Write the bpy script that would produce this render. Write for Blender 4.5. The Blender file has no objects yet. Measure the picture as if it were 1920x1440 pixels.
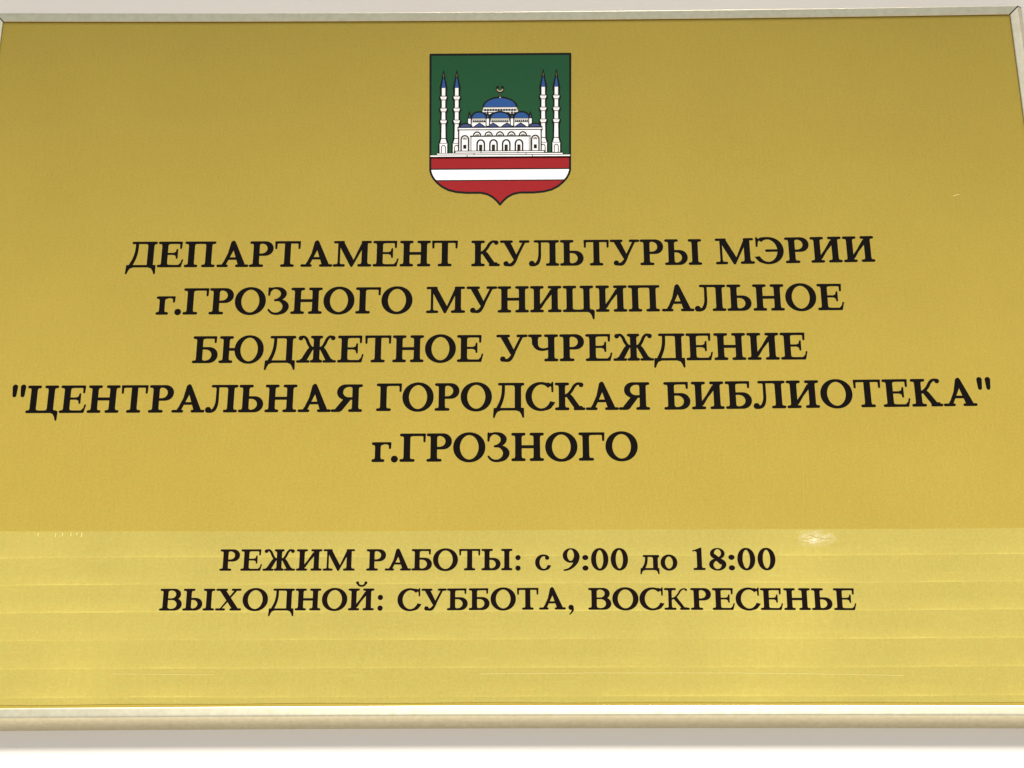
import bpy, math, random
from mathutils import Vector, Matrix
from mathutils.geometry import delaunay_2d_cdt

S = bpy.context.scene
C = S.collection
R = math.radians
MM = 0.001

# ------------------------------------------------------------------ camera, sky, sun, exposure
cam_d = bpy.data.cameras.new('camera')
cam = bpy.data.objects.new('camera', cam_d)
C.objects.link(cam)
cam.location = (0.013098, -0.811640, -0.137149)
cam.rotation_euler = (1.938537, 0.000756, 0.011552)
cam_d.sensor_width = 36.0
cam_d.lens = 56.25
cam_d.clip_start = 0.01
cam_d.clip_end = 500.0
S.camera = cam

SUN_EL, SUN_AZ = 60.0, 8.0          # degrees; azimuth is measured from straight in front of the wall, towards the right
w = bpy.data.worlds.new('World')
S.world = w
w.use_nodes = True
nt = w.node_tree
sky = nt.nodes.new('ShaderNodeTexSky')
sky.sky_type = 'NISHITA'
sky.sun_disc = False
sky.sun_elevation = R(SUN_EL)
sky.sun_rotation = R(180 - SUN_AZ)
sky.air_density = 1.0
sky.dust_density = 0.5
sky.ozone_density = 0.3
bg = nt.nodes['Background']
bg.inputs['Strength'].default_value = 0.066
hs = nt.nodes.new('ShaderNodeHueSaturation')      # a hazy, whitish sky
hs.inputs['Saturation'].default_value = 0.45
nt.links.new(sky.outputs[0], hs.inputs['Color'])
nt.links.new(hs.outputs[0], bg.inputs['Color'])

sd = bpy.data.lights.new('sun', 'SUN')
sd.energy = 5.0
sd.angle = R(10)
sd.color = (1.0, 0.95, 0.88)
sun = bpy.data.objects.new('sun', sd)
C.objects.link(sun)
sdir = Vector((math.cos(R(SUN_EL)) * math.sin(R(SUN_AZ)), -math.cos(R(SUN_EL)) * math.cos(R(SUN_AZ)), math.sin(R(SUN_EL))))
sun.rotation_euler = sdir.to_track_quat('Z', 'Y').to_euler()
sun.location = (0, -2, 3)

S.view_settings.view_transform = 'Standard'
S.view_settings.look = 'None'
S.view_settings.exposure = 0.58
S.view_settings.gamma = 1.0

# ------------------------------------------------------------------ materials
def srgb(r, g, b):
    f = lambda c: c / 12.92 if c <= 0.04045 else ((c + 0.055) / 1.055) ** 2.4
    return (f(r / 255), f(g / 255), f(b / 255), 1.0)

class Mat:
    """small helper to wire node materials"""
    def __init__(self, name):
        self.m = bpy.data.materials.new(name)
        self.m.use_nodes = True
        self.t = self.m.node_tree
        self.b = self.t.nodes['Principled BSDF']
    def n(self, typ, **kw):
        nd = self.t.nodes.new(typ)
        for k, v in kw.items():
            setattr(nd, k, v)
        return nd
    def l(self, a, b):
        self.t.links.new(a, b)
    def coord(self, scale=(1, 1, 1)):
        tc = self.n('ShaderNodeTexCoord')
        mp = self.n('ShaderNodeMapping')
        mp.inputs['Scale'].default_value = scale
        self.l(tc.outputs['Object'], mp.inputs['Vector'])
        return mp.outputs[0]
    def noise(self, vec, scale, detail=2.0, rough=0.5):
        nd = self.n('ShaderNodeTexNoise')
        nd.inputs['Scale'].default_value = scale
        nd.inputs['Detail'].default_value = detail
        nd.inputs['Roughness'].default_value = rough
        self.l(vec, nd.inputs['Vector'])
        return nd.outputs['Fac']
    def math(self, op, a, b=None, c=None, clamp=False):
        nd = self.n('ShaderNodeMath', operation=op, use_clamp=clamp)
        for i, v in enumerate((a, b, c)):
            if v is None:
                continue
            if isinstance(v, (int, float)):
                nd.inputs[i].default_value = v
            else:
                self.l(v, nd.inputs[i])
        return nd.outputs[0]
    def mix(self, fac, a, b):
        nd = self.n('ShaderNodeMix', data_type='RGBA')
        for s, v in ((0, fac), (6, a), (7, b)):
            if isinstance(v, (int, float, tuple)):
                nd.inputs[s].default_value = v
            else:
                self.l(v, nd.inputs[s])
        return nd.outputs[2]
    def mrange(self, v, a, b, c, d):
        nd = self.n('ShaderNodeMapRange')
        self.l(v, nd.inputs[0])
        for i, x in enumerate((a, b, c, d)):
            nd.inputs[i + 1].default_value = x
        return nd.outputs[0]
    def bump(self, h, strength, dist):
        nd = self.n('ShaderNodeBump')
        nd.inputs['Strength'].default_value = strength
        nd.inputs['Distance'].default_value = dist
        self.l(h, nd.inputs['Height'])
        self.l(nd.outputs[0], self.b.inputs['Normal'])

def flat(name, col, rough=0.45, spec=0.4, metal=0.0):
    a = Mat(name)
    v = a.noise(a.coord(), 900.0, 2.0)
    f = a.mrange(v, 0.3, 0.7, 0.0, 1.0)
    c2 = tuple(min(1.0, x * 1.10 + 0.0005) for x in col[:3]) + (1.0,)
    a.l(a.mix(f, col, c2), a.b.inputs['Base Color'])
    a.b.inputs['Roughness'].default_value = rough
    a.b.inputs['Specular IOR Level'].default_value = spec
    a.b.inputs['Metallic'].default_value = metal
    return a.m

def gold(name, base, banded):
    """metallised gold film: fine mottled grain, faint vertical brushing, a satin clear face"""
    a = Mat(name)
    co = a.coord()
    g1 = a.noise(co, 800.0, 3.0, 0.6)                       # fine grain
    g2 = a.noise(a.coord((1, 1, 0.22)), 480.0, 2.0, 0.5)     # short vertical brushing
    g3 = a.noise(co, 14.0, 3.0, 0.5)                        # cloudy mottling
    s = a.math('ADD', a.mrange(g1, 0.25, 0.75, -0.095, 0.095), a.mrange(g2, 0.3, 0.7, -0.02, 0.02))
    s = a.math('ADD', s, a.mrange(g3, 0.3, 0.7, -0.03, 0.03))
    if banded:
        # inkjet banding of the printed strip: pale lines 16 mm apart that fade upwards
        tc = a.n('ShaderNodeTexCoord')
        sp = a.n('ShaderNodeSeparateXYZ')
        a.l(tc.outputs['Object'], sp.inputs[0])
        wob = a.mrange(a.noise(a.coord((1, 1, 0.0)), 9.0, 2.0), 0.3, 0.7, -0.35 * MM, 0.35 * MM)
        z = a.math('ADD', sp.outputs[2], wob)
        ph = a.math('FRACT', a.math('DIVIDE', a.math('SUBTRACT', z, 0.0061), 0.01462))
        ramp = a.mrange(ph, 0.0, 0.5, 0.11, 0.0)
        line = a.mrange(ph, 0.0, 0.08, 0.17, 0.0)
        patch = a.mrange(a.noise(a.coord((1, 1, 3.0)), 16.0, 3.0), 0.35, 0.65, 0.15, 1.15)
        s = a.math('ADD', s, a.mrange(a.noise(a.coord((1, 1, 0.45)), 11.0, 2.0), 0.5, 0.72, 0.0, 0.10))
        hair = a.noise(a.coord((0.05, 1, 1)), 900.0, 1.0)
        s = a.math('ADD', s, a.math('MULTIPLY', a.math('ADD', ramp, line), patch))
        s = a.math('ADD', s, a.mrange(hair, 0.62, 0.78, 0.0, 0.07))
    k = a.math('ADD', s, 1.0)
    vm = a.n('ShaderNodeVectorMath', operation='SCALE')
    vm.inputs[0].default_value = base[:3]
    a.l(k, vm.inputs['Scale'])
    tint = a.noise(co, 300.0, 2.0)
    col = a.mix(a.mrange(tint, 0.4, 0.62, 0.0, 0.22), vm.outputs[0], tuple(x * y for x, y in zip(base[:3], (1.1, 0.93, 0.8))) + (1.0,))
    a.l(col, a.b.inputs['Base Color'])
    a.b.inputs['Metallic'].default_value = 0.45
    a.l(a.mrange(g1, 0.3, 0.7, 0.15, 0.20), a.b.inputs['Roughness'])
    a.b.inputs['Specular IOR Level'].default_value = 0.15
    a.bump(a.math('ADD', g1, g2), 0.10, 0.0002)
    return a.m

GOLD = srgb(193, 169, 75)
M_plate = gold('gold_film', GOLD, False)
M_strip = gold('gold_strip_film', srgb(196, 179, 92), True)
M_ink = flat('black_ink', (0.004, 0.003, 0.0025, 1), 0.6, 0.03)
M_ink_strip = flat('brown_black_ink', (0.006, 0.003, 0.003, 1), 0.6, 0.03)
M_green = flat('green_ink', (0.011, 0.077, 0.028, 1), 0.55, 0.08)
M_red = flat('red_ink', (0.30, 0.012, 0.015, 1), 0.55, 0.08)
M_white = flat('white_ink', (0.90, 0.89, 0.88, 1), 0.55, 0.08)
M_blue = flat('blue_ink', (0.022, 0.085, 0.28, 1), 0.55, 0.08)
M_slate = flat('slate_blue_ink', (0.055, 0.075, 0.20, 1), 0.55, 0.08)
M_grey = flat('warm_grey_ink', (0.45, 0.43, 0.38, 1), 0.55, 0.08)
M_dark = flat('dark_line_ink', (0.004, 0.005, 0.004, 1), 0.55, 0.08)
M_bronze = flat('bronze_ink', (0.13, 0.10, 0.045, 1), 0.55, 0.08)
M_crescent = flat('tan_ink', (0.50, 0.40, 0.24, 1), 0.55, 0.08)
M_pale = flat('worn_film', (0.78, 0.68, 0.30, 1), 0.4, 0.3, 0.3)
M_crease = flat('creased_film', (0.42, 0.33, 0.08, 1), 0.4, 0.3, 0.5)

a = Mat('champagne_aluminium')
gl = a.noise(a.coord((1, 1, 1)), 350.0, 3.0)
gs = a.noise(a.coord(), 120.0, 4.0, 0.6)
base = a.mix(a.mrange(gl, 0.3, 0.7, 0.0, 1.0), srgb(205, 197, 166), srgb(216, 208, 180))
a.l(base, a.b.inputs['Base Color'])
a.b.inputs['Metallic'].default_value = 0.9
a.l(a.mrange(gs, 0.3, 0.7, 0.315, 0.335), a.b.inputs['Roughness'])
M_alu = a.m

a = Mat('dark_gap')
a.b.inputs['Base Color'].default_value = (0.012, 0.010, 0.007, 1)
a.b.inputs['Roughness'].default_value = 0.9
M_gap = a.m

a = Mat('white_wall_paint')
p1 = a.noise(a.coord(), 60.0, 4.0, 0.6)
p2 = a.noise(a.coord(), 4.0, 3.0)
a.l(a.mix(a.mrange(p2, 0.3, 0.7, 0, 1), (0.85, 0.80, 0.735, 1), (0.88, 0.835, 0.775, 1)), a.b.inputs['Base Color'])
a.b.inputs['Roughness'].default_value = 0.6
a.bump(p1, 0.3, 0.0008)
M_wall = a.m

a = Mat('paving')
p1 = a.noise(a.coord(), 6.0, 5.0)
a.l(a.mix(p1, (0.22, 0.20, 0.17, 1), (0.32, 0.295, 0.255, 1)), a.b.inputs['Base Color'])
a.b.inputs['Roughness'].default_value = 0.85
a.bump(p1, 0.3, 0.01)
M_pave = a.m

# ------------------------------------------------------------------ object helpers
def add(name, verts, faces, mats, parent=None, fmats=None, smooth=False):
    me = bpy.data.meshes.new(name)
    me.from_pydata(verts, [], faces)
    for m in (mats if isinstance(mats, (list, tuple)) else [mats]):
        me.materials.append(m)
    if fmats:
        me.polygons.foreach_set('material_index', fmats)
    if smooth:
        me.polygons.foreach_set('use_smooth', [True] * len(me.polygons))
    me.update()
    o = bpy.data.objects.new(name, me)
    C.objects.link(o)
    if parent:
        o.parent = parent
    return o

def box(name, x0, x1, y0, y1, z0, z1, m, parent=None):
    v = [(x, y, z) for x in (x0, x1) for y in (y0, y1) for z in (z0, z1)]
    f = [(0, 1, 3, 2), (4, 6, 7, 5), (0, 4, 5, 1), (2, 3, 7, 6), (0, 2, 6, 4), (1, 5, 7, 3)]
    return add(name, v, f, m, parent)

# ------------------------------------------------------------------ setting: wall and ground
WALL_Y = 7.0 * MM
wl = box('wall', -4.0, 4.0, WALL_Y, 0.30, -1.549, 3.2, M_wall)
wl['kind'] = 'structure'
wl['label'] = 'white painted wall behind the sign'
gr = add('ground', [(-60, -60, -1.55), (60, -60, -1.55), (60, 60, -1.55), (-60, 60, -1.55)], [(0, 1, 2, 3)], M_pave)
gr['kind'] = 'structure'
# unseen added slab: its edge half covers the sun for the upper sign
shade_slab = box('added_shade_slab', -2.2, 2.2, -0.62, WALL_Y - 0.001, 1.396, 1.516, M_wall)
shade_slab['kind'] = 'structure'
shade_slab['label'] = 'unseen flat slab added to shade the sign'
gr['label'] = 'pale paved ground in front of the wall'

# ------------------------------------------------------------------ the sign
X0, X1, ZB, ZT = -0.3000, 0.2998, 0.0006, 0.4089
sign = bpy.data.objects.new('library_sign', None)
C.objects.link(sign)
sign['label'] = 'gold library sign with green and red coat of arms in champagne metal frame'
sign['category'] = 'sign'

def sag(x, z):
    """the long edges of the sign bow in by about 1.6 mm (top) and 1.0 mm (bottom) at mid width"""
    u = (x - X0) / (X1 - X0)
    u = min(1.0, max(0.0, u))
    b = 4 * u * (1 - u)
    t = (z - ZB) / (ZT - ZB)
    return (-1.7 * max(0.0, t) + 0.9 * max(0.0, 1 - t)) * b * MM

box('gold_plate', X0 - 0.0045, X1 + 0.0045, 0.0, 3.0 * MM, ZB - 0.0045, ZT + 0.0045, M_plate, sign)
box('backing_board', X0 - 0.004, X1 + 0.004, 3.05 * MM, 6.8 * MM, ZB - 0.004, ZT + 0.004, M_gap, sign)

# frame rails: profile (outwards from the plate edge, towards the viewer), millimetres
PROF = [(0.05, 0.55), (0.0, 0.65), (0.0, 0.85), (0.15, 1.0), (0.5, 1.10), (1.3, 1.28), (2.3, 1.50), (3.3, 1.72), (4.2, 1.91), (4.9, 2.04), (5.15, 2.0),
        (5.35, 1.75), (6.1, 0.42), (7.0, -1.25), (8.0, -3.1), (9.0, -4.95), (9.8, -6.4), (10.1, -6.95), (5.2, -6.95), (5.2, 0.55)]

def rail(side):
    """one mitred rail; the ends are cut at 45 degrees with a small gap left at the mitre"""
    n = 32
    verts, faces = [], []
    gap = 0.50
    for i in range(n + 1):
        t = i / n
        for (o, h) in PROF:
            o2 = o * MM
            if side in ('top', 'bottom'):
                xa, xb = X0 - o2 + gap * MM, X1 + o2 - gap * MM
                x = xa + (xb - xa) * t
                z0 = ZT if side == 'top' else ZB
                z = z0 + (o2 if side == 'top' else -o2) + sag(x, z0)
            else:
                za, zb = ZB - o2 + gap * MM, ZT + o2 - gap * MM
                z = za + (zb - za) * t
                x = (X1 + o2) if side == 'right' else (X0 - o2)
            verts.append((x, -h * MM, z))
    k = len(PROF)
    for i in range(n):
        for j in range(k):
            q = (i * k + j, i * k + (j + 1) % k, (i + 1) * k + (j + 1) % k, (i + 1) * k + j)
            faces.append(q if side in ('bottom', 'right') else q[::-1])
    e0 = tuple(range(k)); e1 = tuple(n * k + j for j in range(k))
    faces.append(e0[::-1] if side in ('bottom', 'right') else e0)
    faces.append(e1 if side in ('bottom', 'right') else e1[::-1])
    o = add('frame_rail', verts, faces, M_alu, sign)
    me = o.data
    for p in me.polygons:
        if len(p.vertices) == 4:
            p.use_smooth = True
    me.set_sharp_from_angle(angle=R(32))
    return o

for s in ('top', 'bottom', 'left', 'right'):
    rail(s)

# near-black filler pieces: the shade inside the mitre gaps put into their colour
for sx in (-1, 1):
    for sz in (-1, 1):
        cx, cz = (X1 if sx > 0 else X0), (ZT if sz > 0 else ZB)
        v, f = [], []
        d = Vector((sx, 0, sz)).normalized(); e = Vector((-sz, 0, sx)).normalized()
        pr = [(0.3, -0.75), (4.0, -1.65), (5.1, -1.7), (6.0, -0.3), (8.9, 5.0), (9.6, 6.9), (0.5, 6.9)]
        for q in (-1, 1):
            for (o, y) in pr:
                base = Vector((cx + sx * o * MM, y * MM, cz + sz * o * MM)) + e * (0.55 * MM * q)
                v.append(tuple(base))
        k = len(pr)
        f = [tuple(range(k)), tuple(range(2 * k - 1, k - 1, -1))] + [(j, (j + 1) % k, k + (j + 1) % k, k + j) for j in range(k)]
        add('gap_shade_fill', v, f, M_gap, sign)

# printed strip laid over the lower quarter of the plate
SH = 0.16
def strip_mesh():
    n = 60
    rows = []
    xa, xb = X0 + 0.0004, X1 - 0.0004
    rnd = random.Random(3)
    for i in range(n + 1):
        x = xa + (xb - xa) * i / n
        top = 0.09355 + 0.0002 * math.sin(i * 0.21) - 0.0004 * (1 - (2 * i / n - 1) ** 2)
        bot = ZB + 0.0017 + 0.0009 * (1 - (2 * i / n - 1) ** 2) + 0.00015 * math.sin(i * 0.7)
        rows.append((x, bot, top))
    v, f = [], []
    for (x, b, t) in rows:
        v += [(x, 0.0 + 0.00002, b), (x, -SH * MM, b), (x, -SH * MM, t), (x, 0.00002, t)]
    for i in range(n):
        a0 = 4 * i; b0 = 4 * (i + 1)
        for j in range(3):
            f.append((a0 + j, b0 + j, b0 + j + 1, a0 + j + 1))
    return v, f
v, f = strip_mesh()
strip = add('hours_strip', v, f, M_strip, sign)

# ------------------------------------------------------------------ glyphs (units: cap height 662)
SWD = 150.0      # thick stem
THN = 66.0       # thin stroke

class Glyph:
    def __init__(self):
        self.p = []                      # (sign, polygon)
    def poly(self, pts, s=1):
        a2 = sum(pts[i][0] * pts[(i + 1) % len(pts)][1] - pts[(i + 1) % len(pts)][0] * pts[i][1] for i in range(len(pts)))
        self.p.append((s, pts if a2 > 0 else pts[::-1]))
        return self
    def disc(self, x, y, r, ry=None, n=16, s=1):
        ry = ry or r
        return self.poly([(x + r * math.cos(2 * math.pi * i / n), y + ry * math.sin(2 * math.pi * i / n)) for i in range(n)], s)
    def pill(self, x0, y0, x1, y1, w):
        dx, dy = x1 - x0, y1 - y0
        an = math.atan2(dy, dx); r = w / 2; pts = []
        for k in range(7):
            t = an - math.pi / 2 + math.pi * k / 6
            pts.append((x1 + r * math.cos(t), y1 + r * math.sin(t)))
        for k in range(7):
            t = an + math.pi / 2 + math.pi * k / 6
            pts.append((x0 + r * math.cos(t), y0 + r * math.sin(t)))
        return self.poly(pts)
    def rect(self, x0, y0, x1, y1, s=1):
        return self.poly([(x0, y0), (x1, y0), (x1, y1), (x0, y1)], s)
    def quad(self, x0, y0, x1, y1, w):
        """slanted stroke with horizontal ends: w is its horizontal width"""
        return self.poly([(x0 - w / 2, y0), (x0 + w / 2, y0), (x1 + w / 2, y1), (x1 - w / 2, y1)])
    def serif(self, xl, xr, y, up, cx=None, sw=SWD, slope=0.0):
        """slab serif from xl to xr on line y (up=+1 foot at the baseline, -1 top), bracketed to a stem of width sw at cx"""
        h = THN / 2
        self.pill(xl + h, y + up * h, xr - h, y + up * h, THN)
        if cx is not None:
            b = 26.0
            pts = [(cx - sw / 2 - b - 22, y + up * (THN - 8)), (cx - sw / 2 - b * 0.35, y + up * (THN + 10)), (cx - sw / 2 + 2, y + up * (THN + 52)),
                   (cx + sw / 2 - 2, y + up * (THN + 52)), (cx + sw / 2 + b * 0.35, y + up * (THN + 10)), (cx + sw / 2 + b + 22, y + up * (THN - 8))]
            self.poly(pts)
        return self
    def stem(self, cx, y0, y1, sw=SWD):
        return self.rect(cx - sw / 2, y0, cx + sw / 2, y1)
    def stroke(self, pts, n=6, caps=True):
        """smooth stroke through (x, y, width) points"""
        P = [pts[0]] + list(pts) + [pts[-1]]
        out = []
        for i in range(1, len(P) - 2):
            for k in range(n):
                t = k / n
                out.append(tuple(0.5 * ((2 * P[i][c]) + (-P[i - 1][c] + P[i + 1][c]) * t + (2 * P[i - 1][c] - 5 * P[i][c] + 4 * P[i + 1][c] - P[i + 2][c]) * t * t
                                        + (-P[i - 1][c] + 3 * P[i][c] - 3 * P[i + 1][c] + P[i + 2][c]) * t ** 3) for c in range(3)))
        out.append(pts[-1])
        L, Rr = [], []
        for i, (x, y, wd) in enumerate(out):
            a_ = out[max(0, i - 1)]; b_ = out[min(len(out) - 1, i + 1)]
            dx, dy = b_[0] - a_[0], b_[1] - a_[1]
            d = math.hypot(dx, dy) or 1
            nx, ny = -dy / d * wd / 2, dx / d * wd / 2
            L.append((x + nx, y + ny)); Rr.append((x - nx, y - ny))
        for i in range(len(out) - 1):
            self.poly([L[i], L[i + 1], Rr[i + 1], Rr[i]])
        if caps:
            self.disc(*out[0][:2], out[0][2] / 2 * 0.98)
            self.disc(*out[-1][:2], out[-1][2] / 2 * 0.98)
        return self
    def ell(self, cx, cy, rx, ry, s=1, p=2.0, n=40, a0=0, a1=360):
        pts = []
        for i in range(n + (0 if a1 - a0 == 360 else 1)):
            t = R(a0 + (a1 - a0) * i / n)
            c, q = math.cos(t), math.sin(t)
            pts.append((cx + rx * math.copysign(abs(c) ** (2 / p), c), cy + ry * math.copysign(abs(q) ** (2 / p), q)))
        return self.poly(pts, s)
    def bowl(self, x0, x1, y0, y1, tx=140.0, ty=THN, flip=1):
        """D-shaped bowl whose straight side is x0; tx thick at the far side, ty at top and bottom"""
        def dsh(xa, xb, ya, yb, s):
            rx = min(abs(xb - xa), (yb - ya) / 2 * 1.12); ry = (yb - ya) / 2; cy = (ya + yb) / 2
            sg = 1 if xb > xa else -1
            cx = xb - sg * rx
            pts = [(xa, ya)] + [(cx + sg * rx * abs(math.sin(t)) ** 0.92, cy - ry * math.cos(t)) for t in [math.pi * i / 18 for i in range(19)]] + [(xa, yb)]
            self.poly(pts, s)
        sg = 1 if x1 > x0 else -1
        dsh(x0, x1, y0, y1, 1)
        dsh(x0, x1 - sg * tx, y0 + ty, y1 - ty, -1)
        return self
    def build(self):
        vs, fs = [], []
        for s, pg in self.p:
            b = len(vs)
            vs += [Vector(q) for q in pg]
            fs.append(list(range(b, b + len(pg))))
        vo, eo, fo, ov, oe, of = delaunay_2d_cdt(vs, [], fs, 1, 0.02)
        keep = []
        for tri, org in zip(fo, of):
            if org and self.p[max(org)][0] > 0:
                keep.append(tuple(tri))
        used = sorted({i for t in keep for i in t})
        mp = {o: n for n, o in enumerate(used)}
        return [vo[i] for i in used], [tuple(mp[i] for i in t) for t in keep]

CAP = 662.0
def wedge_top(g, x, y=CAP, drop=190, wd=46, lean=14):
    """vertical serif that hangs from the right end of a top bar"""
    g.poly([(x - 95, y - THN + 6), (x - 60, y - 72), (x - wd - lean + 2, y - drop), (x - wd / 2 - lean + 6, y - drop - 12), (x - lean + 6, y - drop), (x, y - 12), (x - 6, y)])
def wedge_left(g, x, y=CAP, drop=190, wd=46, lean=14):
    g.poly([(x + 95, y - THN + 6), (x + 60, y - 72), (x + wd + lean - 2, y - drop), (x + wd / 2 + lean - 6, y - drop - 12), (x + lean - 6, y - drop), (x, y - 12), (x + 6, y)])

G = {}
W = {}                     # ink width
def glyph(ch, width):
    g = Glyph(); G[ch] = g; W[ch] = width
    return g

def ring(g, cx, cy, rx, ry, tx, ty):
    g.ell(cx, cy, rx, ry, 1, 2.05)
    g.ell(cx, cy, rx - tx, ry - ty, -1, 1.95)

def twostem(g, w, bar=None, feet=True, tops=True):
    c1, c2 = 162, w - 162
    for c in (c1, c2):
        g.stem(c, 10, CAP - 10)
        if feet: g.serif(c - 162, c + 162, 0, 1, c)
        if tops: g.serif(c - 162, c + 162, CAP, -1, c)
    return c1, c2

g = glyph('Н', 738); twostem(g, 738); g.rect(162, 298, 576, 370)
def draw_i(g):
    twostem(g, 741)
    g.poly([(215, 78), (230, 190), (528, 590), (528, 470)])
    g.quad(228, 96, 513, 566, 72)
g = glyph('И', 741); draw_i(g)
g = glyph('Й', 741); draw_i(g)
g.stroke([(255, 838, 62), (290, 770, 60), (370, 742, 56), (450, 770, 60), (485, 838, 62)])
g.disc(250, 838, 44); g.disc(490, 838, 44)
g = glyph('П', 738); c1, c2 = 162, 576
for c in (c1, c2):
    g.stem(c, 10, 640); g.serif(c - 162, c + 162, 0, 1, c)
g.pill(25, 631, 713, 631, 62); g.serif(0, 330, CAP, -1, c1); g.serif(408, 738, CAP, -1, c2)
g.rect(162, 598, 576, 655)
g = glyph('Г', 592); g.stem(165, 10, 650); g.serif(0, 345, 0, 1, 165); g.serif(0, 330, CAP, -1, 165)
g.pill(120, 631, 560, 631, 62); wedge_top(g, 590, drop=195)
g = glyph('Е', 616); g.stem(165, 10, 650); g.serif(0, 330, 0, 1, 165); g.serif(0, 330, CAP, -1, 165)
g.pill(120, 631, 545, 631, 62); wedge_top(g, 578, drop=180)
g.rect(170, 318, 430, 372); g.poly([(372, 372), (425, 395), (440, 462), (462, 474), (482, 462), (482, 228), (462, 216), (440, 228), (425, 295), (372, 318)])
g.pill(120, 31, 540, 31, 62)
g.poly([(430, 44), (505, 62), (560, 120), (578, 196), (600, 208), (620, 192), (575, 8), (560, 0), (440, 4)])
g = glyph('Т', 620); g.stem(310, 10, 650); g.serif(143, 477, 0, 1, 310); g.pill(30, 631, 590, 631, 62); wedge_top(g, 620, drop=195); wedge_left(g, 0, drop=195)
g.poly([(225, 620), (239, 580), (381, 580), (395, 620)])
g = glyph('Р', 572); g.bowl(160, 572, 285, CAP, 146, 62); g.stem(165, 10, 650); g.serif(0, 345, 0, 1, 165); g.serif(0, 300, CAP, -1, 165)
g = glyph('Ь', 575); g.bowl(160, 575, 0, 385, 146, 62); g.stem(165, 10, 650); g.serif(0, 300, 0, 1, 165); g.serif(0, 335, CAP, -1, 165)
g = glyph('Ы', 905); g.bowl(160, 560, 0, 385, 142, 62); g.stem(165, 10, 650); g.serif(0, 300, 0, 1, 165); g.serif(0, 335, CAP, -1, 165)
g.stem(740, 10, 650); g.serif(575, 905, 0, 1, 740); g.serif(575, 905, CAP, -1, 740)
g = glyph('Б', 598); g.bowl(160, 598, 0, 395, 148, 62); g.stem(165, 10, 650); g.serif(0, 300, 0, 1, 165); g.serif(0, 330, CAP, -1, 165)
g.pill(120, 631, 530, 631, 62); wedge_top(g, 562, drop=160)
g = glyph('В', 640); g.bowl(160, 640, 0, 368, 152, 62); g.bowl(160, 600, 322, CAP, 142, 62)
g.rect(165, 322, 420, 368); g.stem(165, 10, 650); g.serif(0, 300, 0, 1, 165); g.serif(0, 300, CAP, -1, 165)
# the bowls of B overlap: restore both counters
g.p = []
def half(xa, xb, ya, yb, s):
    rx = min(xb - xa, (yb - ya) / 2 * 1.12); ry = (yb - ya) / 2; cy = (ya + yb) / 2; cx = xb - rx
    g.poly([(xa, ya)] + [(cx + rx * abs(math.sin(t)) ** 0.92, cy - ry * math.cos(t)) for t in [math.pi * i / 18 for i in range(19)]] + [(xa, yb)], s)
half(160, 640, 0, 372, 1); half(160, 600, 318, CAP, 1); half(160, 490, 52, 320, -1); half(160, 458, 370, CAP - 52, -1)
g.stem(165, 10, 650); g.serif(0, 300, 0, 1, 165); g.serif(0, 300, CAP, -1, 165)

def draw_d(g, w, cap, k=1.0):
    """capital or small De"""
    sw = SWD * (0.92 if k < 1 else 1)
    xr = w * 0.80
    g.stem(xr, 20, cap - 12, sw)
    g.pill(w * 0.20, cap - 31, w * 0.955 - 26, cap - 31, 62)
    g.serif(xr - 150 * k, xr + 162 * k * 0.93, cap, -1, xr, sw)
    g.stroke([(w * 0.335, cap - 30, 74), (w * 0.325, cap * 0.62, 78), (w * 0.265, cap * 0.33, 82), (w * 0.15, 30, 90)], caps=False)
    g.poly([(w * 0.335 - 62, cap - 44), (w * 0.335 - 30, cap - 86), (w * 0.335 + 30, cap - 86), (w * 0.335 + 30, cap - 44)])
    g.rect(w * 0.03, 0, w - 6, 62)
    d = 175 * k
    g.poly([(w * 0.02, 52), (0, -d + 18), (14, -d), (40, -d + 4), (62 * k + 5, -d * 0.55), (105 * k, -d * 0.18), (185 * k, 0), (150 * k, 52)])
    g.poly([(w - 4, 52), (w, -d + 18), (w - 14, -d), (w - 40, -d + 4), (w - 62 * k - 5, -d * 0.55), (w - 105 * k, -d * 0.18), (w - 185 * k, 0), (w - 150 * k, 52)])
g = glyph('Д', 722); draw_d(g, 722, CAP)
g = glyph('д', 540); draw_d(g, 540, 463, 0.74)
g = glyph('Л', 741); g.stem(580, 10, 650); g.serif(415, 741, 0, 1, 580); g.serif(440, 741, CAP, -1, 580); g.pill(150, 631, 700, 631, 62); g.rect(250, 600, 580, 652)
g.stroke([(268, 620, 66), (268, 420, 68), (262, 220, 74), (215, 80, 84), (130, 24, 66), (82, 30, 60)], caps=False); g.disc(72, 62, 72)
g.poly([(195, 620), (232, 578), (300, 578), (300, 620)])
g = glyph('А', 766)
g.poly([(318, 640), (366, 682), (402, 676), (430, 640), (700, 20), (520, 20)])
g.poly([(324, 560), (372, 600), (160, 20), (96, 20)]) if False else g.poly([(330, 520), (372, 560), (408, 470), (206, 20), (112, 20)])
g.poly([(318, 640), (370, 640), (380, 480), (330, 520), (250, 330)])
g.rect(220, 186, 590, 250)
g.serif(0, 275, 0, 1); g.serif(445, 766, 0, 1)
g.poly([(70, 40), (118, 62), (150, 120), (220, 120), (196, 62), (240, 40)]); g.poly([(480, 40), (520, 58), (508, 96), (652, 96), (690, 58), (735, 40)])
g = glyph('М', 922)
g.stem(140, 20, 640, 58); g.serif(0, 290, 0, 1, 140, 58); g.stem(752, 20, 640, 144); g.serif(585, 922, 0, 1, 752); g.pill(35, 631, 240, 631, 62); g.pill(700, 631, 885, 631, 62)
g.poly([(88, 650), (240, 650), (262, 620), (510, 140), (470, 4), (445, -12), (420, 4), (112, 600)])
g.poly([(470, 0), (445, 60), (680, 620), (700, 655), (745, 640), (745, 560)])
g = glyph('К', 703)
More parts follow.
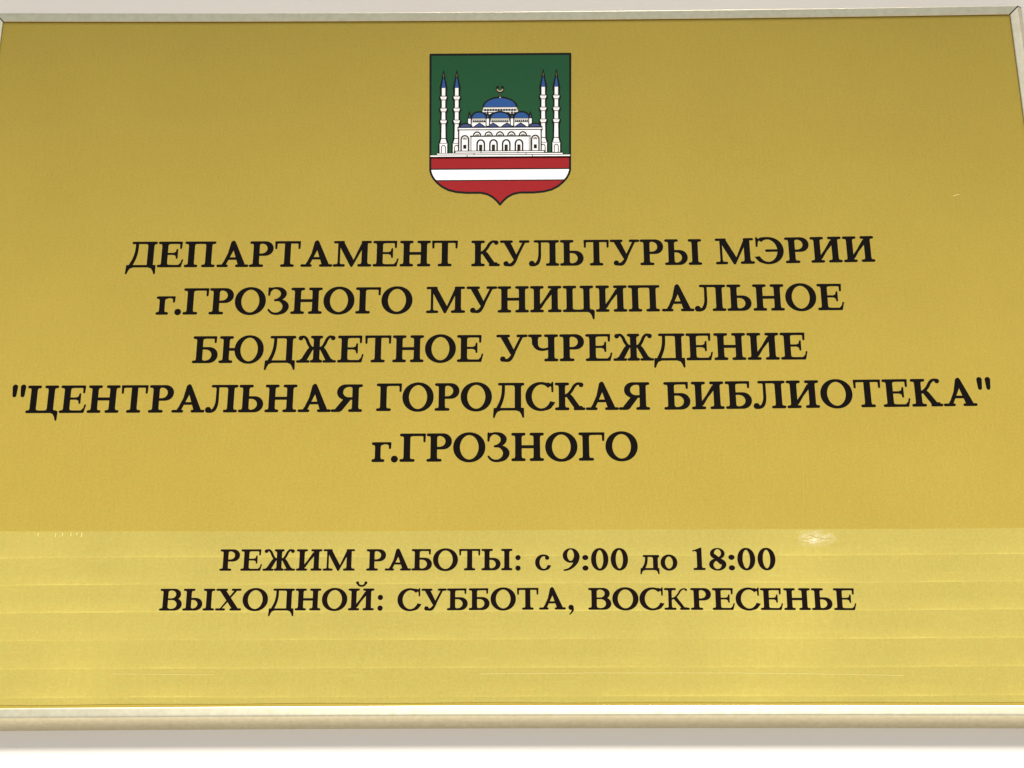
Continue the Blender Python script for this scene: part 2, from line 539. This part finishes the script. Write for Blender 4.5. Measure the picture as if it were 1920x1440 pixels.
def draw_k(g, sw=SWD, th=72, leg=150):
    g.stem(165, 10, 650, sw); g.serif(0, 335, 0, 1, 165, sw); g.serif(0, 335, CAP, -1, 165, sw)
    g.stroke([(200, 330, th), (300, 372, th), (388, 470, th), (450, 575, th), (520, 632, th * 0.86), (610, 628, th * 0.9)], caps=False)
    g.disc(612, 606, 56 if sw > 100 else 34)
    g.poly([(232, 372), (345, 400), (345 + leg * 0.45, 330), (560 + leg * 0.42, 20), (560 - leg * 0.62, 20), (262, 330)])
    g.serif(430, 703, 0, 1)
    g.poly([(440, 40), (470, 62), (460, 100), (630, 100), (650, 62), (690, 40)] if sw > 100 else [(470, 40), (500, 80), (620, 80), (660, 40)])
draw_k(g)
g = glyph('k', 700); draw_k(g, 98, 50, 96)       # the lighter Ka of the last word
g = glyph('Ж', 930)
g.stem(465, 10, 650); g.serif(320, 610, 0, 1, 465); g.serif(320, 610, CAP, -1, 465)
for m in (1, -1):
    f = lambda x: 465 + m * (x - 465)
    g.stroke([(f(520), 345, 66), (f(600), 378, 70), (f(660), 470, 72), (f(706), 575, 70), (f(765), 634, 62), (f(830), 628, 62)], caps=False)
    g.disc(f(846), 604, 56)
    g.poly([(f(500), 380), (f(620), 395), (f(690), 310), (f(850), 30), (f(700), 30), (f(560), 300)])
    g.pill(min(f(645), f(905)), 31, max(f(645), f(905)), 31, 62)
    g.poly([(f(690), 40), (f(712), 90), (f(835), 90), (f(880), 40)])
g = glyph('У', 728)
g.serif(0, 320, CAP, -1); g.serif(468, 728, CAP, -1)
g.poly([(60, 640), (92, 610), (320, 190), (372, 130), (440, 220), (262, 600), (270, 640)])
g.poly([(568, 640), (640, 640), (420, 180), (330, 100), (345, 180)])
g.stroke([(420, 250, 66), (370, 140, 78), (300, 48, 88), (215, 28, 70), (160, 40, 62)], caps=False); g.disc(152, 62, 66)
g.poly([(520, 622), (560, 590), (640, 590), (690, 622)])
g = glyph('Х', 742)
g.serif(0, 335, CAP, -1); g.serif(440, 722, CAP, -1); g.serif(0, 285, 0, 1); g.serif(410, 742, 0, 1)
g.poly([(66, 640), (108, 602), (470, 56), (480, 22), (690, 22), (648, 62), (286, 602), (280, 640)])
g.poly([(540, 640), (622, 640), (592, 590), (436, 390), (390, 420), (520, 600)])
g.poly([(92, 22), (186, 22), (196, 70), (352, 270), (310, 310), (140, 70)])
g = glyph('О', 724); ring(g, 362, 331, 364, 352, 154, 66)
g = glyph('о', 470); ring(g, 235, 228, 237, 248, 128, 62)
g = glyph('0', 450); ring(g, 225, 334, 227, 348, 134, 62)
def draw_c(g, w, h, ty, tx, kx=1.0):
    cx, cy = w * 0.545, h / 2
    g.ell(cx, cy, w * 0.545, h / 2 + 18, 1, 2.05)
    g.ell(cx + 12, cy, w * 0.545 - tx + 12, h / 2 + 18 - ty, -1, 1.95)
    g.poly([(w * 0.72, h * 0.36), (w * 0.72, h * 0.78), (w + 120, h * 1.0), (w + 120, h * 0.26)], -1)
    g.poly([(w * 0.80, h * 0.80), (w + 50, h * 1.05), (w + 120, h * 0.5), (w * 0.74, h * 0.42)], -1)
g = glyph('С', 660); draw_c(g, 660, CAP, 62, 150)
g.poly([(470, 640), (560, 596), (600, 560), (606, 440), (630, 428), (652, 440), (652, 672), (632, 684), (612, 672), (596, 640), (520, 668)])
g.stroke([(500, 34, 60), (575, 72, 58), (625, 140, 46)])
g = glyph('с', 405); draw_c(g, 405, 463, 56, 122); g.disc(322, 372, 58); g.stroke([(250, 452, 46), (310, 430, 60), (330, 385, 80)]); g.stroke([(290, 24, 60), (350, 50, 54), (385, 96, 42)])
g = glyph('Э', 670)
w_ = 670
g.ell(w_ * 0.455, 331, w_ * 0.545, 349, 1, 2.05); g.ell(w_ * 0.455 - 12, 331, w_ * 0.545 - 138, 288, -1, 1.95)
g.poly([(w_ * 0.30, 200), (w_ * 0.30, 520), (-120, 660), (-120, 170)], -1); g.poly([(w_ * 0.22, 560), (-60, 700), (-120, 350), (w_ * 0.2, 260)], -1)
g.stroke([(70, 600, 44), (130, 636, 54), (230, 652, 58), (330, 650, 60)])
g.poly([(190, 656), (110, 600), (76, 560), (60, 440), (38, 428), (14, 440), (14, 672), (36, 684), (58, 672), (76, 640), (140, 672)])
g.stroke([(190, 30, 58), (95, 70, 58), (35, 140, 48)]); g.pill(275, 331, 560, 331, 62); g.pill(262, 331, 290, 331, 66)
g = glyph('З', 520)
g.poly([(20, 655), (44, 684), (66, 662), (110, 672), (150, 640), (110, 600), (80, 560), (68, 470), (44, 456), (20, 470)])
g.stroke([(75, 590, 46), (135, 645, 50), (225, 652, 60), (330, 610, 104), (388, 520, 140), (352, 425, 110), (262, 368, 66), (190, 350, 54)])
g.stroke([(190, 350, 54), (300, 345, 64), (398, 285, 118), (446, 190, 150), (400, 82, 122), (300, 22, 72), (200, 10, 58), (110, 40, 54), (45, 110, 46)])
g = glyph('Ц', 745)
twostem(g, 724, feet=False); g.pill(31, 31, 693, 31, 62); g.serif(0, 324, 0, 1, 162); g.serif(400, 724, 0, 1, 562)
g.rect(160, 0, 600, 52)
g.poly([(560, 52), (735, 52), (748, 20), (742, -168), (722, -186), (698, -174), (676, -90), (640, -30), (590, 0)])
g = glyph('Ч', 700)
g.stem(538, 10, 650); g.serif(372, 700, 0, 1, 538); g.serif(372, 700, CAP, -1, 538); g.serif(0, 325, CAP, -1, 162)
g.poly([(91, 645), (233, 645), (233, 470), (200, 380), (100, 400), (91, 450)])
g.stroke([(168, 470, 136), (180, 390, 120), (235, 318, 86), (330, 288, 66), (430, 300, 60), (500, 330, 60)], caps=False)
g = glyph('Ю', 1050)
g.rect(165, 300, 460, 368) ; ring(g, 705, 331, 345, 350, 142, 60); g.stem(165, 10, 650); g.serif(0, 330, 0, 1, 165); g.serif(0, 330, CAP, -1, 165); g.rect(170, 300, 400, 368)
g = glyph('Я', 724)
g.bowl(560, 130, 290, CAP, 142, 62); g.stem(560, 10, 650); g.serif(400, 724, 0, 1, 560); g.serif(420, 724, CAP, -1, 560)
g.poly([(300, 330), (480, 330), (250, 22), (60, 22)]); g.serif(0, 230, 0, 1); g.poly([(60, 30), (120, 70), (300, 70), (300, 30)] if False else [(30, 40), (100, 70), (230, 90), (240, 40)])
g = glyph('г', 445); g.stem(140, 10, 455, 130); g.serif(0, 295, 0, 1, 140, 130); g.serif(0, 280, 463, -1, 140, 130); g.pill(110, 438, 415, 438, 50); wedge_top(g, 445, 463, 150)
g = glyph('.', 160); g.disc(80, 66, 80)
g = glyph(':', 160); g.disc(80, 66, 80); g.disc(80, 390, 80)
g = glyph(',', 170); g.disc(80, 66, 80); g.stroke([(110, 60, 90), (128, 0, 74), (105, -70, 50), (40, -140, 34)])
g = glyph('"', 330)
for q in (0, 190):
    g.poly([(q + 6, 640), (q + 30, 676), (q + 70, 690), (q + 112, 676), (q + 134, 640), (q + 116, 420), (q + 98, 390), (q + 70, 380), (q + 42, 390), (q + 24, 420)])
g = glyph('1', 300); g.stem(168, 10, 600, 128); g.serif(10, 322, 0, 1, 168, 128); g.poly([(0, 566), (0, 610), (60, 625), (200, 690), (232, 690), (232, 540), (110, 540), (60, 590)])
g = glyph('8', 440)
g.ell(220, 506, 188, 174, 1); g.ell(220, 172, 220, 190, 1); g.ell(226, 520, 88, 122, -1, 1.9); g.ell(214, 156, 102, 128, -1, 1.9)
g.stroke([(110, 470, 90), (220, 345, 120), (330, 200, 110)], caps=False)
g = glyph('9', 450); 
g.ell(215, 455, 215, 225, 1); 
g.stroke([(360, 500, 136), (375, 400, 138), (340, 250, 120), (250, 110, 84), (140, 30, 60), (40, 4, 48)])
g.ell(208, 466, 88, 176, -1, 1.9)
GLY = {ch: g.build() for ch, g in G.items()}

GAP = {'П': 42, 'А': 8, 'Я': 40, 'О': 26, 'С': 24, '.': 34, '9': 60, '0': 62, ':': 70, '1': 110, '8': 55, 'д': 36, '"': 36, 'У': 6, 'Л': 22, 'г': 22, 'Г': 14, 'Ь': 34, 'Б': 28, 'З': 38, 'Р': 30, 'Т': 30}
KERN = {('Т', 'А'): -20, ('Р', 'А'): -60, ('Т', 'Р'): 0, ('К', 'У'): -30, ('К', 'А'): -10, ('Г', 'О'): 0, ('А', '"'): 20, ('г', '.'): -30, ('У', 'Л'): -26, ('Т', 'У'): -10, ('Ь', 'Т'): -30,
        ('А', 'Я'): -10, ('Ж', 'Д'): -30, ('К', 'А'): -20, ('О', 'Т'): 6}

# words: text, left x, its glyph unit, right x, its unit in the last letter, baseline z, slope (mm on the plate)
TOP = [
    ('ДЕПАРТАМЕНТ', -212.93, 0, -29.80, 477, 246.77, -0.00229, 0),
    ('КУЛЬТУРЫ', -18.88, 0, 110.37, 905, 246.24, 0.00110, 0),
    ('МЭРИИ', 118.04, 0, 207.12, 741, 246.60, 0.01218, 0),
    ('г.ГРОЗНОГО', -193.78, 0, -51.28, 724, 217.74, 0.00015, 1),
    ('МУНИЦИПАЛЬНОЕ', -43.67, 0, 186.66, 575, 217.83, 0.00221, 1),
    ('БЮДЖЕТНОЕ', -171.52, 0, -12.80, 575, 188.69, -0.00062, 2),
    ('УЧРЕЖДЕНИЕ', -4.63, 0, 164.49, 575, 188.67, 0.00225, 2),
    ('"ЦЕНТРАЛЬНАЯ', -268.52, 0, -77.14, 724, 160.02, -0.00106, 3),
    ('ГОРОДСКАЯ', -69.63, 0, 78.57, 724, 160.26, -0.00005, 3),
    ('БИБЛИОТЕКА"', 86.20, 0, 263.52, 330, 160.25, 0.00814, 3),
    ('г.ГРОЗНОГО', -71.26, 0, 71.19, 724, 131.27, 0.00221, 4),
]
LOW = [
    ('РЕЖИМ', -148.72, 0, -78.10, 922, 71.97, -0.00248, 5),
    ('РАБОТЫ', -72.16, 0, 4.13, 905, 71.76, -0.00105, 5),
    (':', 5.63, 0, 8.62, 160, 71.67, 0.0, 5),
    ('с', 15.91, 0, 23.83, 405, 71.74, 0.0, 5),
    ('9:00', 30.30, 0, 64.32, 450, 71.58, -0.0005, 5),
    ('до', 70.56, 0, 89.95, 470, 71.53, 0.0, 5),
    ('18:00', 98.00, 0, 140.97, 450, 71.43, -0.00116, 5),
    ('ВЫХОДНОЙ', -178.64, 0, -67.45, 741, 50.99, -0.00217, 6),
    (':', -65.63, 0, -62.66, 160, 50.74, 0.0, 6),
    ('СУББОТА', -55.36, 0, 31.65, 766, 50.51, 0.00415, 6),
    (',', 32.93, 0, 36.96, 170, 50.81, 0.0, 6),
    ('ВОСkРЕСЕНЬЕ', 43.19, 0, 180.31, 575, 50.68, -0.00508, 6),
]
LINES = ['first heading line in black serif capitals', 'second heading line, starting with a small letter', 'third heading line in black serif capitals',
         'widest heading line, in quotation marks', 'short last heading line', 'opening hours line with numerals', 'line naming the days off']
line_ob = []
for t in LINES:
    e = bpy.data.objects.new('text_line', None)
    C.objects.link(e); e.parent = sign; e['label'] = t
    line_ob.append(e)

mesh_cache = {}
def letter_mesh(ch, mat):
    key = (ch, mat.name)
    if key not in mesh_cache:
        vo, fo = GLY[ch]
        me = bpy.data.meshes.new('letter')
        me.from_pydata([(q[0] * MM, 0.0, q[1] * MM) for q in vo], [], fo)
        me.materials.append(mat)
        me.update()
        mesh_cache[key] = me
    return mesh_cache[key]

def set_words(words, depth, ky, mat):
    for (txt, xa, ua, xb, ub, zb, sl, ln) in words:
        pos, u = [], 0.0
        for i, ch in enumerate(txt):
            pos.append(u)
            nxt = txt[i + 1] if i + 1 < len(txt) else ''
            u += W[ch] + GAP.get(ch, 28) + KERN.get((ch, nxt), 0)
        kx = (xb - xa) / (pos[-1] + ub - ua)
        if len(txt) == 1 and ch in ':,.':
            kx = ky
        for ch, q in zip(txt, pos):
            o = bpy.data.objects.new('letter', letter_mesh(ch, mat))
            C.objects.link(o)
            o.parent = line_ob[ln]
            x = xa + (q - ua) * kx
            o.location = (x * MM, -depth * MM, (zb + sl * (x - xa)) * MM)
            o.scale = (kx, 1.0, ky)
            o.rotation_euler = (0, -math.atan(sl), 0)
        print('word', txt, 'kx/ky %.3f' % (kx / ky))
set_words(TOP, 0.06, 16.0 / 662, M_ink)
set_words(LOW, SH + 0.06, 11.5 / 662, M_ink_strip)

# ------------------------------------------------------------------ the coat of arms (drawing units, see emb())
emblem = bpy.data.objects.new('coat_of_arms', None)
C.objects.link(emblem)
emblem.parent = sign
emblem['label'] = 'shield with white mosque on green above red and white bands'

def emb(x, y, lvl):
    t = y - 100.0
    return ((-2.75 + (x - 709) * (0.0702 - 0.0000020 * t)) * MM, -(0.05 + 0.03 * lvl) * MM, (384.5 - 0.0825 * t + 0.00000318 * t * t) * MM)

class Art:
    """layers of flat ink, each a hair above the one below"""
    def __init__(self, name, lvl):
        self.name, self.lvl = name, lvl
        self.v, self.f, self.mi, self.mats = [], [], [], []
    def poly(self, pts, m, up=0):
        if m not in self.mats: self.mats.append(m)
        vs = [Vector(q) for q in pts]
        vo, eo, fo, _, _, of = delaunay_2d_cdt(vs, [], [list(range(len(pts)))], 1, 0.01)
        b = len(self.v)
        self.v += [emb(q[0], q[1], self.lvl + up) for q in vo]
        for t in fo:
            self.f.append(tuple(b + i for i in t)); self.mi.append(self.mats.index(m))
    def rect(self, x0, y0, x1, y1, m, up=0):
        self.poly([(x0, y0), (x1, y0), (x1, y1), (x0, y1)], m, up)
    def line(self, pts, wd, m, up=0):
        g_ = Glyph()
        for p0, p1 in zip(pts, pts[1:]):
            g_.pill(p0[0], p0[1], p1[0], p1[1], wd)
        vo, fo = g_.build()
        if m not in self.mats: self.mats.append(m)
        b = len(self.v)
        self.v += [emb(q[0], q[1], self.lvl + up) for q in vo]
        for t in fo:
            self.f.append(tuple(b + i for i in t)); self.mi.append(self.mats.index(m))
    def outlined(self, pts, wd, fill, ink, up=0):
        self.line(list(pts) + [pts[0]], wd, ink, up + 0.45)
        self.poly(pts, fill, up)
    def done(self, label=None):
        o = add(self.name, self.v, self.f, self.mats, emblem, self.mi)
        if label: o['label'] = label
        return o

def arc(cx, cy, rx, ry, a0, a1, n=14):
    return [(cx + rx * math.cos(R(a0 + (a1 - a0) * i / n)), cy - ry * math.sin(R(a0 + (a1 - a0) * i / n))) for i in range(n + 1)]

LX, RX = 121, 1297
low_left = [(122, 1078), (132, 1112), (150, 1145), (180, 1180), (222, 1215), (275, 1243), (340, 1260), (430, 1268), (545, 1268), (600, 1280), (645, 1304), (682, 1337), (709, 1370)]
mir = lambda p: [(2 * 709 - x, y) for (x, y) in reversed(p)]
outline = [(LX, 103)] + low_left + mir(low_left)[1:] + [(RX, 103)]

a_ = Art('shield_outline', 0)
g_ = Glyph()
pts = outline + [outline[0]]
a_.line(pts, 18, M_dark)
a_.done('thin black outline of the shield')
def clip_x(y):
    pl = [(LX, 103)] + low_left
    for (x0, y0), (x1, y1) in zip(pl, pl[1:]):
        if y0 <= y <= y1:
            return x0 + (x1 - x0) * (y - y0) / (y1 - y0)
    return 709
def band(name, y0, y1, m, lab):
    b_ = Art(name, 0.5)
    ys = [y0] + [y for (x, y) in low_left if y0 < y < y1] + [y1]
    L = [(clip_x(y), y) for y in ys]
    b_.poly(L + [(2 * 709 - x, y) for (x, y) in reversed(L)], m)
    b_.done(lab)
o_ = Art('field', -0.6)
o_.poly([(LX, 103)] + [(LX, 960), (RX, 960), (RX, 103)], M_green)
o_.done('green field of the shield')
def bandc(name, y0, y1, m, lab):
    b_ = Art(name, -0.6)
    ys = [y0] + sorted({y for (x, y) in low_left if y0 < y < y1}) + [y1]
    L = [(clip_x(y), y) for y in ys]
    b_.poly(L + [(2 * 709 - x, y) for (x, y) in reversed(L) if x != 709], m)
    b_.done(lab)
bandc('band', 968, 1065, M_red, 'upper red band')
bandc('band', 1069, 1160, M_white, 'white band')
bandc('band', 1165, 1370, M_red, 'red point of the shield')
o_ = Art('band_line', 0)
o_.rect(LX, 1061, RX, 1071, M_dark); o_.rect(clip_x(1162), 1158, 2 * 709 - clip_x(1162), 1167, M_dark); o_.rect(LX, 964, RX, 973, M_dark, 0.2)
o_.done()

def minaret(cx, top, mirror=1):
    m = Art('minaret', 1)
    K = M_dark
    y = lambda v: v + top - 236
    hw = lambda L: [(cx - h, y(v)) for v, h in L] + [(cx + h, y(v)) for v, h in reversed(L)]
    m.poly(hw([(232, 2), (262, 9), (282, 14), (300, 16)]), K)
    m.poly(hw([(264, 3), (290, 4), (294, 4)]), M_bronze, 1)
    m.poly(hw([(296, 14), (340, 25), (380, 34), (384, 34), (440, 28), (455, 40), (480, 38), (492, 29), (545, 28), (557, 40), (580, 38), (592, 29), (645, 28), (657, 40), (680, 38), (692, 31), (805, 31), (845, 44), (930, 46), (940, 46)]), K)
    m.poly(hw([(300, 3), (340, 10), (380, 16)]), M_blue, 1)
    m.poly(hw([(382, 14), (445, 14)]), M_white, 1)
    for b in (455, 555, 655):
        m.poly(hw([(b, 27), (b + 8, 25), (b + 24, 17)]), M_white, 1)
        m.line([(cx - 12, y(b + 11)), (cx + 13, y(b + 12))], 3, M_grey, 1.5)
        m.rect(cx - 17, y(b - 7), cx + 17, y(b - 4), M_white, 1)
    m.poly(hw([(485, 14), (546, 14)]), M_white, 1)
    m.poly(hw([(585, 14), (646, 15)]), M_white, 1)
    m.poly(hw([(686, 15), (803, 17)]), M_white, 1)
    m.poly(hw([(810, 17), (840, 26), (845, 26)]), M_white, 1)
    m.poly(hw([(850, 34), (858, 31), (930, 31)]), M_white, 1)
    m.line([(cx - 17, y(930))] + [(p[0], p[1]) for p in arc(cx, y(886), 17, 22, 180, 0, 8)] + [(cx + 17, y(930))], 7, K, 1.5)
    return m.done()
for cx in (232, 343):
    minaret(cx, 236)
for cx in (1070, 1180):
    minaret(cx, 232)

K = M_dark
# main dome with its drum
d = Art('dome', 2)
d.poly(arc(707, 556, 151, 100, 0, 180, 24) + [(556, 580), (545, 596), (872, 596), (858, 580)], K)
d.poly(arc(707, 543, 132, 72, 0, 180, 24), M_blue, 1)
d.poly([(566, 546), (848, 546), (858, 574), (858, 588), (556, 588), (560, 574)], M_grey, 1)
d.rect(572, 552, 842, 559, M_white, 1.5)
d.rect(560, 578, 856, 584, M_white, 1.5)
for i in range(12):
    x = 583 + i * 22.6
    d.poly(arc(x, 571, 9, 12, 0, 180, 6) + [(x - 9, 578), (x + 9, 578)], K, 2)
d.done('large blue dome over its arcaded drum')
d = Art('crescent_finial', 2)
d.poly([(694, 470), (700, 425), (686, 408), (684, 385), (692, 368), (700, 385), (707, 396), (714, 385), (722, 368), (732, 385), (728, 410), (714, 425), (721, 470)], K) if False else None
d.line(arc(706, 392, 25, 24, 140, 400, 12), 21, K)
d.line(arc(706, 392, 23, 20, 195, 345, 8), 9, M_crescent, 1)
d.poly([(694, 472), (700, 418), (712, 418), (720, 472)], K)
d.poly([(702, 455), (704, 425), (709, 425), (711, 455)], M_bronze, 1)
d.poly(arc(708, 464, 8, 6, 0, 360, 8)[:-1], M_grey, 1.2)
d.done()
# white body behind the half domes
b = Art('upper_wall', 2.6)
b.poly([(612, 590), (470, 640), (452, 716), (972, 716), (945, 640), (806, 590)], K)
b.rect(470, 668, 950, 712, M_white, 1)
b.poly([(588, 594), (640, 594), (604, 612)], M_white, 1); b.poly([(782, 592), (826, 592), (812, 612)], M_white, 1)
b.poly([(560, 590), (600, 590), (640, 640), (600, 640)], K, 0.5) if False else None
b.done()
for (x0, x1, top) in ((470, 592, 588), (628, 786, 586), (826, 950, 588)):
    cx = (x0 + x1) / 2; hwid = (x1 - x0) / 2
    h = Art('half_dome', 4.2)
    h.poly(arc(cx, 642, hwid + 13, 64, 0, 180, 16), K)
    h.poly(arc(cx, 636, hwid - 5, 44, 0, 180, 16), M_blue, 1)
    h.rect(x0 + 2, 640, x1 - 2, 652, M_grey, 1)
    h.rect(x0 + 2, 652, x1 - 2, 668, M_white, 1)
    n = int((x1 - x0 - 12) / 15.5)
    for i in range(n):
        x = x0 + 14 + i * (x1 - x0 - 28) / (n - 1)
        h.poly(arc(x, 664, 7, 11, 0, 180, 6) + [(x - 7, 671), (x + 7, 671)], K, 2)
    h.rect(x0 + 4, 668, x1 - 4, 674, M_grey, 1)
    h.done()
for cx in (450, 604, 808, 963):
    t = Art('turret', 6.4)
    t.poly([(cx, 576), (cx + 8, 598), (cx + 20, 642), (cx + 20, 712), (cx - 18, 712), (cx - 18, 642), (cx - 9, 598)], K)
    t.poly([(cx, 606), (cx + 7, 634), (cx - 7, 634)], M_slate, 1)
    t.rect(cx - 10, 643, cx + 10, 702, M_white, 1)
    t.done()
for i, cx in enumerate((418, 535, 650, 766, 881, 1000)):
    s = Art('small_dome', 8.4)
    hw = 56
    if i in (0, 5):
        s.poly(arc(cx, 716, 60, 38, 0, 180, 12), K); s.poly(arc(cx, 712, 44, 22, 0, 180, 12), M_slate, 1)
    else:
        s.poly([(cx - 58, 716), (cx - 30, 694), (cx, 676), (cx + 30, 694), (cx + 58, 716)], K)
        s.poly([(cx - 42, 712), (cx - 20, 696), (cx, 686), (cx + 20, 696), (cx + 42, 712)], M_slate, 1)
    s.done()
w_ = Art('facade', 10.4)
w_.rect(350, 710, 1064, 744, K); w_.rect(355, 738, 1058, 928, K)
w_.rect(358, 722, 1058, 733, M_white, 1); w_.rect(366, 741, 1048, 916, M_white, 1)
w_.line([(366, 718), (1056, 718)], 3, M_slate, 1)
for cx in (515, 612, 707, 803, 900):
    w_.poly(arc(cx, 790, 36, 40, 0, 180, 14), K, 2)
    w_.poly(arc(cx, 790, 25, 28, 0, 180, 14), M_white, 3)
    w_.poly([(cx - 20, 790), (cx - 16, 778), (cx - 9, 772), (cx - 3, 778), (cx + 2, 768), (cx + 9, 774), (cx + 14, 772), (cx + 20, 784), (cx + 22, 790)], M_grey, 3.6)
    w_.line([(cx - 14, 784), (cx - 4, 780), (cx + 6, 782), (cx + 14, 780)], 4, K, 4)
w_.rect(455, 786, 964, 796, K, 4.4)
w_.rect(455, 790, 459, 916, K, 2); w_.rect(464, 796, 468, 916, K, 2); w_.rect(950, 796, 954, 916, K, 2); w_.rect(959, 790, 964, 916, K, 2)
w_.done('white front wall with five lunettes')
def archpts(cx, hw, top, bot, hh):
    return [(cx - hw, bot)] + arc(cx, top + hh, hw, hh, 180, 0, 12) + [(cx + hw, bot)]
for cx in (546, 653, 760, 867):
    d = Art('doorway', 15)
    d.poly(archpts(cx, 37, 817, 917, 38), K); d.poly(archpts(cx, 24, 830, 917, 30), M_white, 1); d.rect(cx - 14, 864, cx + 13, 917, K, 2)
    d.line([(cx + 4, 875), (cx + 4, 912)], 3, M_bronze, 2.5)
    d.done()
for cx in (412, 1004):
    d = Art('side_window', 15)
    d.poly(archpts(cx, 37, 781, 917, 36), K); d.poly(archpts(cx, 25, 793, 915, 28), M_white, 1); d.rect(cx - 13, 864, cx + 13, 897, K, 2)
    d.poly([(cx - 18, 822), (cx - 18, 808), (cx - 6, 800), (cx + 6, 800), (cx + 18, 808), (cx + 18, 822)], M_grey, 2); d.line([(cx - 12, 814), (cx, 808), (cx + 12, 814)], 4, K, 2.5)
    d.done()
s = Art('steps', 18)
s.poly([(322, 914), (1086, 914), (1092, 934), (1240, 934), (1246, 950), (1300, 950), (1300, 966), (118, 966), (118, 950), (170, 950), (176, 936), (318, 936)], K)
s.rect(334, 921, 1078, 931, M_white, 1); s.rect(180, 938, 1234, 947, M_white, 1); s.rect(124, 953, 1296, 964, M_white, 1)
for (x, y0, y1) in ((548, 921, 931), (858, 921, 931), (490, 938, 947), (926, 938, 947), (432, 953, 964), (980, 953, 964)):
    s.rect(x - 3, y0, x + 3, y1, K, 2)
s.done()

# ------------------------------------------------------------------ wear on the strip and plate
def ribbon(name, pts, wd, depth, m, label=None):
    g_ = Glyph()
    n = len(pts)
    for (x0, z0), (x1, z1) in zip(pts, pts[1:]):
        g_.pill(x0, z0, x1, z1, wd)
    vo, fo = g_.build()
    o = add(name, [(q[0] * MM, -depth * MM, q[1] * MM) for q in vo], fo, m, sign)
    if label: o['label'] = label
    return o
rnd = random.Random(11)
pts = []
x = -12.0
while x < 205:
    u = (x + 12) / 217
    pts.append((x, 17.6 + 0.8 * math.sin(u * 2.4) - 2.0 * u * u + rnd.uniform(-0.07, 0.07)))
    x += rnd.uniform(5, 9)
ribbon('scratch', pts, 0.12, SH + 0.03, M_pale, 'long fine scratch low on the strip')
ribbon('scratch', [(-200, 18.2), (-180, 18.0), (-160, 17.7), (-148, 17.75)], 0.10, SH + 0.03, M_pale)
ribbon('crease', [(159.0, 134), (158.4, 120), (157.3, 106), (156.6, 95)], 0.16, 0.03, M_crease, 'faint upright crease at the right')
ribbon('scratch', [(254.4, 288.6), (256.2, 289.2), (257.8, 289.5)], 0.25, 0.05, M_pale, 'short nick at the right')
for (x, l_) in ((-245.5, 1.2), (-236.2, 1.9), (-232.6, 1.5), (-228.2, 1.6), (-225.0, 1.1), (-222.5, 2.0)):
    ribbon('nick', [(x, 92.6), (x - 0.1, 92.6 - l_)], 0.28, SH + 0.03, M_pale)

# torn, scuffed patch at the upper edge of the strip
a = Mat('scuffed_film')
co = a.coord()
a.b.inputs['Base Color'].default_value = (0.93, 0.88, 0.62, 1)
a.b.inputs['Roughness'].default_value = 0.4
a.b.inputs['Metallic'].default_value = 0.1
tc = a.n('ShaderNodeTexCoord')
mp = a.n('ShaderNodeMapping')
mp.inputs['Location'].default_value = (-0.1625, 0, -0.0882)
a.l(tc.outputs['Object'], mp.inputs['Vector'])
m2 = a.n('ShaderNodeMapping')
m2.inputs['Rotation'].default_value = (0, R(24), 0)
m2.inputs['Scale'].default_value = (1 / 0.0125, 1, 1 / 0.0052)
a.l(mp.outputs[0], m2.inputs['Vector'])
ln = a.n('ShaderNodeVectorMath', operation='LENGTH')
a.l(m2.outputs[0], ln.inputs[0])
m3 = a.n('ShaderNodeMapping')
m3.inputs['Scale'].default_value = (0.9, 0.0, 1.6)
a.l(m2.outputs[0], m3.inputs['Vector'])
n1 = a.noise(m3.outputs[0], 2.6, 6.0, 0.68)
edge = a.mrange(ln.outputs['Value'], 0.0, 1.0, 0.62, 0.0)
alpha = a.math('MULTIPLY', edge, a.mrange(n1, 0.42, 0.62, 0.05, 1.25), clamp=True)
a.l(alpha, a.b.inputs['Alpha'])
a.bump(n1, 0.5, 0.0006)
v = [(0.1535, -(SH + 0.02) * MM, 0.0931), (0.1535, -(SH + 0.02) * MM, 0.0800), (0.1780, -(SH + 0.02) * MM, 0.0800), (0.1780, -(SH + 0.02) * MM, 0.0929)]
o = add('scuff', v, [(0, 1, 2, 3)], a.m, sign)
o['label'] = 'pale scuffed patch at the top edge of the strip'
ribbon('scuff_crease', [(157.8, 88.6), (160.5, 89.0), (163, 87.6), (166, 87.0), (169.5, 87.2)], 0.22, SH + 0.05, M_pale)
ribbon('scuff_crease', [(160.0, 89.6), (163.6, 88.6), (166, 87.9), (169.0, 88.0)], 0.22, SH + 0.06, M_crease)
